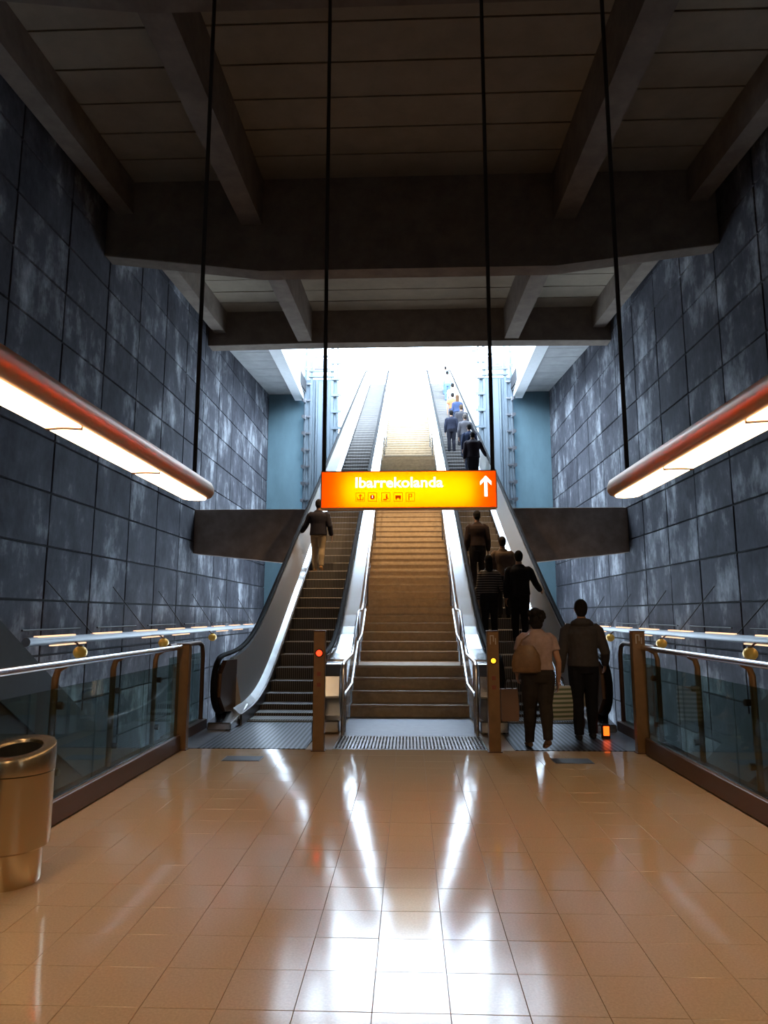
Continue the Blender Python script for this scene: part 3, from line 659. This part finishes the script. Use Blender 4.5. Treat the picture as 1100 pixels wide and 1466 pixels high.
    link('hair', remesh(bm, vox, 2, 'hair'), cloth(hair), p)
    # --- trousers
    bm = bmesh.new(); tr = 0.007
    tube(bm, [V(0, 0, 0.47), V(0, 0, 0.52), V(0, lz(.58), 0.585), V(0, lz(.61), 0.605)], [((0.078 * fw + tr) * h * w_, (0.062 * fw + tr) * h * w_), ((0.096 * fw + tr) * h * w_, (0.070 * fw + tr) * h * w_), (0.092 * h * w_, 0.064 * h * w_), (0.086 * h * w_, 0.060 * h * w_)], 16)
    for s in (-1, 1):
        Hp, K, An = LG[s]; end = An + V(0, 0, -0.012) if legs == 'long' else K * 0.55 + An * 0.45
        tube(bm, [Hp + V(0, 0, 0.02), Hp * 0.6 + K * 0.4, K, K * 0.62 + An * 0.38 + V(0, -0.006, 0), K * 0.3 + An * 0.7, end], [0.060 * h * w_ * fw, 0.056 * h * w_ * fw, 0.044 * h * w_, 0.042 * h * w_, 0.038 * h, 0.034 * h], 12)
    link('trousers', remesh(bm, vox, 5, 'trousers'), cloth(bottom), p)
    # --- shirt or jacket
    bm = bmesh.new(); tk = 0.009 + 0.012 * jacket; lo = 0.555 - 0.06 * jacket
    tt = [(lo, 0.094 * fw, 0.068 * fw), (0.60, 0.086, 0.062), (0.65, 0.086, 0.060), (0.71, 0.095, 0.066), (0.755, 0.102, 0.066), (0.79, 0.090, 0.058), (0.815, 0.064, 0.047), (0.835, 0.044, 0.040), (0.846, 0.038, 0.038)]
    tube(bm, [V(0, lz(z), z) for z, a, c in tt], [((a + tk) * h * w_, (c + tk) * h * w_) if z < 0.80 else ((a + tk * 0.5) * h * w_, (c + tk * 0.5) * h * w_) for z, a, c in tt], 18)
    for s in (-1, 1):
        S0, E_, Wr = A[s]; g = 0.006 + 0.007 * jacket
        if sleeves == 'long': tube(bm, [S0 + V(-s * 0.055, 0, 0.022), S0 + V(-s * 0.02, 0, 0.014), S0 + V(s * 0.004, 0, -0.008), (S0 + E_) / 2, E_, E_ * 0.5 + Wr * 0.5, E_ * 0.06 + Wr * 0.94], [0.018 * h, (0.026 + g) * h, (0.031 + g) * h, (0.029 + g) * h, (0.025 + g) * h, (0.023 + g) * h, (0.017 + g) * h], 12)
        else: tube(bm, [S0 + V(-s * 0.055, 0, 0.022), S0 + V(-s * 0.02, 0, 0.014), S0 + V(s * 0.004, 0, -0.008), S0 * 0.45 + E_ * 0.55], [0.018 * h, (0.026 + g) * h, (0.031 + g) * h, (0.034 + g) * h], 12)
    if hood:
        tube(bm, [V(-0.07, lz(.82) - 0.02, 0.822), V(-0.04, lz(.82) - 0.05, 0.835), V(0, lz(.82) - 0.06, 0.835), V(0.04, lz(.82) - 0.05, 0.835), V(0.07, lz(.82) - 0.02, 0.822)], [0.018 * h, 0.028 * h, 0.032 * h, 0.028 * h, 0.018 * h], 10)
    link('jacket' if jacket or sleeves == 'long' else 'shirt', remesh(bm, vox, 8, 'top'), cloth(top, stripes), p)
    # --- shoes
    for s in (-1, 1):
        An = LG[s][2]; lift = feet[s][3]; bm = bmesh.new()
        tube(bm, [An + V(0, -0.034, -0.028), An + V(0, 0.0, -0.026), An + V(0, 0.05, -0.033 - lift * 0.5), An + V(0, 0.098, -0.041 - lift * 0.85)], [(0.018 * h, 0.019 * h), (0.025 * h, 0.024 * h), (0.026 * h, 0.017 * h), (0.018 * h, 0.009 * h)], 12)
        link('shoe', remesh(bm, vox, 2, 'shoe'), cloth(shoes), p)
    return p, A, LG
HANG = ((0.03, -0.012, -0.17), (0.0, 0.035, -0.145))
# woman walking onto the plate, man with shopping bags
w_loc = Vector((1.46, 7.98, 0.006))
person(w_loc, 1.57, 'woman in a pale pink t-shirt and dark trousers walking towards the right escalator', (0.36, 0.26, 0.24), (0.028, 0.023, 0.02), rz=R(4), hairstyle='curly', build=1.14, near=True, sleeves='short',
       feet={-1: (0.05, 0.11, 0.0, 0.0), 1: (0.035, -0.07, 0.0, 0.045)}, arms={-1: ((-0.045, -0.02, -0.165), (0.02, 0.085, -0.10)), 1: ((0.04, -0.03, -0.165), (0.005, 0.045, -0.14))}, shoes=(0.10, 0.06, 0.04), female=True, lean=0.06)
m_loc = Vector((2.13, 8.62, 0.006))
_, mA, _ = person(m_loc, 1.68, 'man in a grey hooded sweatshirt and black trousers beside the right end post', (0.06, 0.055, 0.055), (0.010, 0.010, 0.013), rz=R(-6), hairstyle='short', build=1.04, near=True, hood=True, jacket=0.6,
       feet={-1: (0.05, -0.02, 0.0, 0.0), 1: (0.06, 0.07, 0.0, 0.0)}, arms={-1: ((-0.035, -0.015, -0.17), (-0.02, 0.02, -0.148)), 1: ((0.045, -0.02, -0.165), (0.01, 0.10, -0.09))})
# bags
sb = empty('shoulder_bag', (1.30, 7.80, 0.86), 'brown slouchy shoulder bag hanging at the back of the woman', 'bag'); sb.scale = (0.82, 0.82, 0.82)
bm = bmesh.new()
rings(bm, [[(a * 0.20 * k, -0.02 + c * 0.075 * k2, z) for a, c in [(math.cos(2 * math.pi * j / 16), math.sin(2 * math.pi * j / 16)) for j in range(16)]] for z, k, k2 in ((0.0, 0.7, 0.5), (0.02, 0.95, 0.9), (0.12, 1.0, 1.1), (0.24, 0.9, 0.95), (0.34, 0.6, 0.5), (0.37, 0.45, 0.25))])
obj('bag_body', bm, mat('brown_leather', (0.16, 0.085, 0.035), 0.5, var=0.2, scale=20), sb, True)
obj('strap', tube(bmesh.new(), [(-0.10, -0.02, 0.34), (-0.05, -0.03, 0.44), (0.04, -0.0, 0.50), (0.07, 0.10, 0.525), (0.06, 0.20, 0.47), (0.0, 0.22, 0.36), (0.05, 0.05, 0.34)], 0.012, 6), mat('brown_leather', (0.16, 0.085, 0.035)), sb, True)
def carrier(loc, w, d, h, m, label, rz, name='shopping_bag'):
    t = empty(name, loc, label, 'bag', rz=rz)
    bm = bmesh.new()
    secs = [[(x * w / 2 * k, y * d / 2 * k2, z) for x, y in ((-1, -1), (-0.4, -1.15), (0.4, -1.1), (1, -1), (1.06, 0), (1, 1), (0.4, 1.1), (-0.4, 1.12), (-1, 1), (-1.06, 0))] for z, k, k2 in ((0, 0.92, 0.9), (0.02, 1, 1), (h * 0.5, 1.03, 1.05), (h * 0.9, 0.98, 0.7), (h, 0.96, 0.55))]
    obj('bag_body', rings(bm, secs), m, t, True)
    for y in (-0.2, 0.2): obj('handle', tube(bmesh.new(), [(-w * 0.22, y * d, h - 0.01), (-w * 0.16, y * d * 0.6, h + 0.09), (0, 0, h + 0.13), (w * 0.16, y * d * 0.6, h + 0.09), (w * 0.22, y * d, h - 0.01)], 0.006, 6), M_cable, t, True)
    return t
hx = m_loc.x - 0.27; hy = m_loc.y + 0.02
carrier((hx - 0.03, hy - 0.02, 0.24), 0.27, 0.13, 0.40, stripe_mat('white_green_print', (0.52, 0.52, 0.46), (0.12, 0.16, 0.09), 6.0, 'Z', 0.5, 0.0), 'white shopping bag with green print in the man\'s left hand', R(12))
carrier((hx + 0.17, hy + 0.12, 0.26), 0.17, 0.10, 0.36, mat('orange_paper', (0.35, 0.13, 0.04), 0.6), 'orange brown paper bag beside the white shopping bag', R(-20))
carrier((1.14, 8.10, 0.30), 0.20, 0.10, 0.36, mat('brown_paper', (0.20, 0.12, 0.08), 0.65), 'dull brown carrier bag in the woman\'s left hand', R(8))

def rider(px, py, h, label, top, bottom, side=1, **k):
    """stand somebody on the escalator step on which a head top at this pixel belongs"""
    best = None
    for i in range(2, 78):
        y = step_y(i) + 0.2; q = atY(px, py, y); e = abs(q.z - step_z(i) - h)
        if best is None or e < best[0]: best = (e, i, q)
    e, i, q = best; xc = 1.8 * side
    x = min(max(q.x, xc - 0.30), xc + 0.30)
    return person((x, step_y(i) + 0.17, step_z(i)), h, label, top, bottom, **k)
GR = 'riders on the right escalator'
DK = (0.018, 0.017, 0.022); JN = (0.025, 0.03, 0.05)
rail_arm = ((0.07, 0.03, -0.15), (0.07, 0.10, -0.075))
rail_arm_l = ((-0.07, 0.03, -0.15), (-0.07, 0.10, -0.075))
climb = {-1: (0.055, 0.0, 0.0, 0.0), 1: (0.055, 0.15, 0.0, 0.0)}
rider(742, 787, 1.68, 'rider in black holding the right handrail, lowest on the right escalator', DK, (0.012, 0.012, 0.014), arms={1: rail_arm}, build=1.08, jacket=0.8)
rider(719, 768, 1.62, 'rider in a tan jacket just ahead of the black clad handrail holder', (0.17, 0.12, 0.09), (0.03, 0.028, 0.03), jacket=0.8, hair=(0.03, 0.022, 0.018))
rider(690, 795, 1.60, 'woman in a black and white striped top low on the right escalator', (0.012, 0.012, 0.014), (0.02, 0.02, 0.024), stripes=(0.22, 0.20, 0.19), hairstyle='long', female=True, arms={1: ((0.05, 0.02, -0.16), (0.06, 0.09, -0.08))})
rider(674, 730, 1.70, 'dark clothed rider standing directly beneath the hanging sign', (0.030, 0.018, 0.018), (0.022, 0.018, 0.02), jacket=0.5)
rider(686, 618, 1.74, 'rider in a bulky dark jacket at the handrail just above the sign', (0.028, 0.02, 0.028), (0.02, 0.018, 0.024), arms={1: rail_arm}, build=1.15, jacket=1.0)
rider(676, 606, 1.70, 'rider in a navy jacket behind the bulky dark jacket above the sign', (0.025, 0.035, 0.075), JN, jacket=0.6)
rider(671, 593, 1.70, 'rider in a mid grey jacket near the right handrail halfway up', (0.11, 0.105, 0.12), JN, jacket=0.6, hair=(0.12, 0.10, 0.09), arms={1: rail_arm})
rider(667, 579, 1.70, 'rider in a charcoal coat above the grey jacketed rider', (0.055, 0.052, 0.06), DK, jacket=0.7, hair=(0.08, 0.05, 0.03))
rider(668, 566, 1.70, 'rider with brown hair and a dark blue top near the right handrail', (0.04, 0.06, 0.13), JN, hair=(0.10, 0.05, 0.025), hairstyle='long', female=True)
rider(646, 588, 1.66, 'rider in dark navy standing alone on the left side of the right escalator', (0.022, 0.025, 0.045), (0.02, 0.02, 0.03), jacket=0.4)
rider(648, 564, 1.64, 'rider in an orange top high on the right escalator', (0.45, 0.16, 0.07), (0.05, 0.06, 0.10), sleeves='short')
rider(656, 549, 1.72, 'rider in a white shirt near the bright top of the right escalator', (0.7, 0.7, 0.72), (0.35, 0.36, 0.40), sleeves='short')
rider(650, 532, 1.68, 'rider in a sky blue top near the top of the right escalator', (0.20, 0.36, 0.62), (0.10, 0.15, 0.28))
rider(641, 524, 1.70, 'topmost rider in pale blue at the head of the right escalator', (0.24, 0.38, 0.60), (0.10, 0.16, 0.30))
rider(450, 712, 1.68, 'lone rider in a dark coat and khaki trousers on the left escalator', (0.02, 0.018, 0.028), (0.36, 0.27, 0.17), side=-1, jacket=1.0, build=1.06, shoes=(0.45, 0.24, 0.10), arms={-1: rail_arm_l, 1: ((0.045, -0.02, -0.165), (0.02, 0.05, -0.13))}, feet={-1: (0.05, 0.06, 0.0, 0.0), 1: (0.05, -0.03, 0.0, 0.03)}, hair=(0.02, 0.015, 0.015))
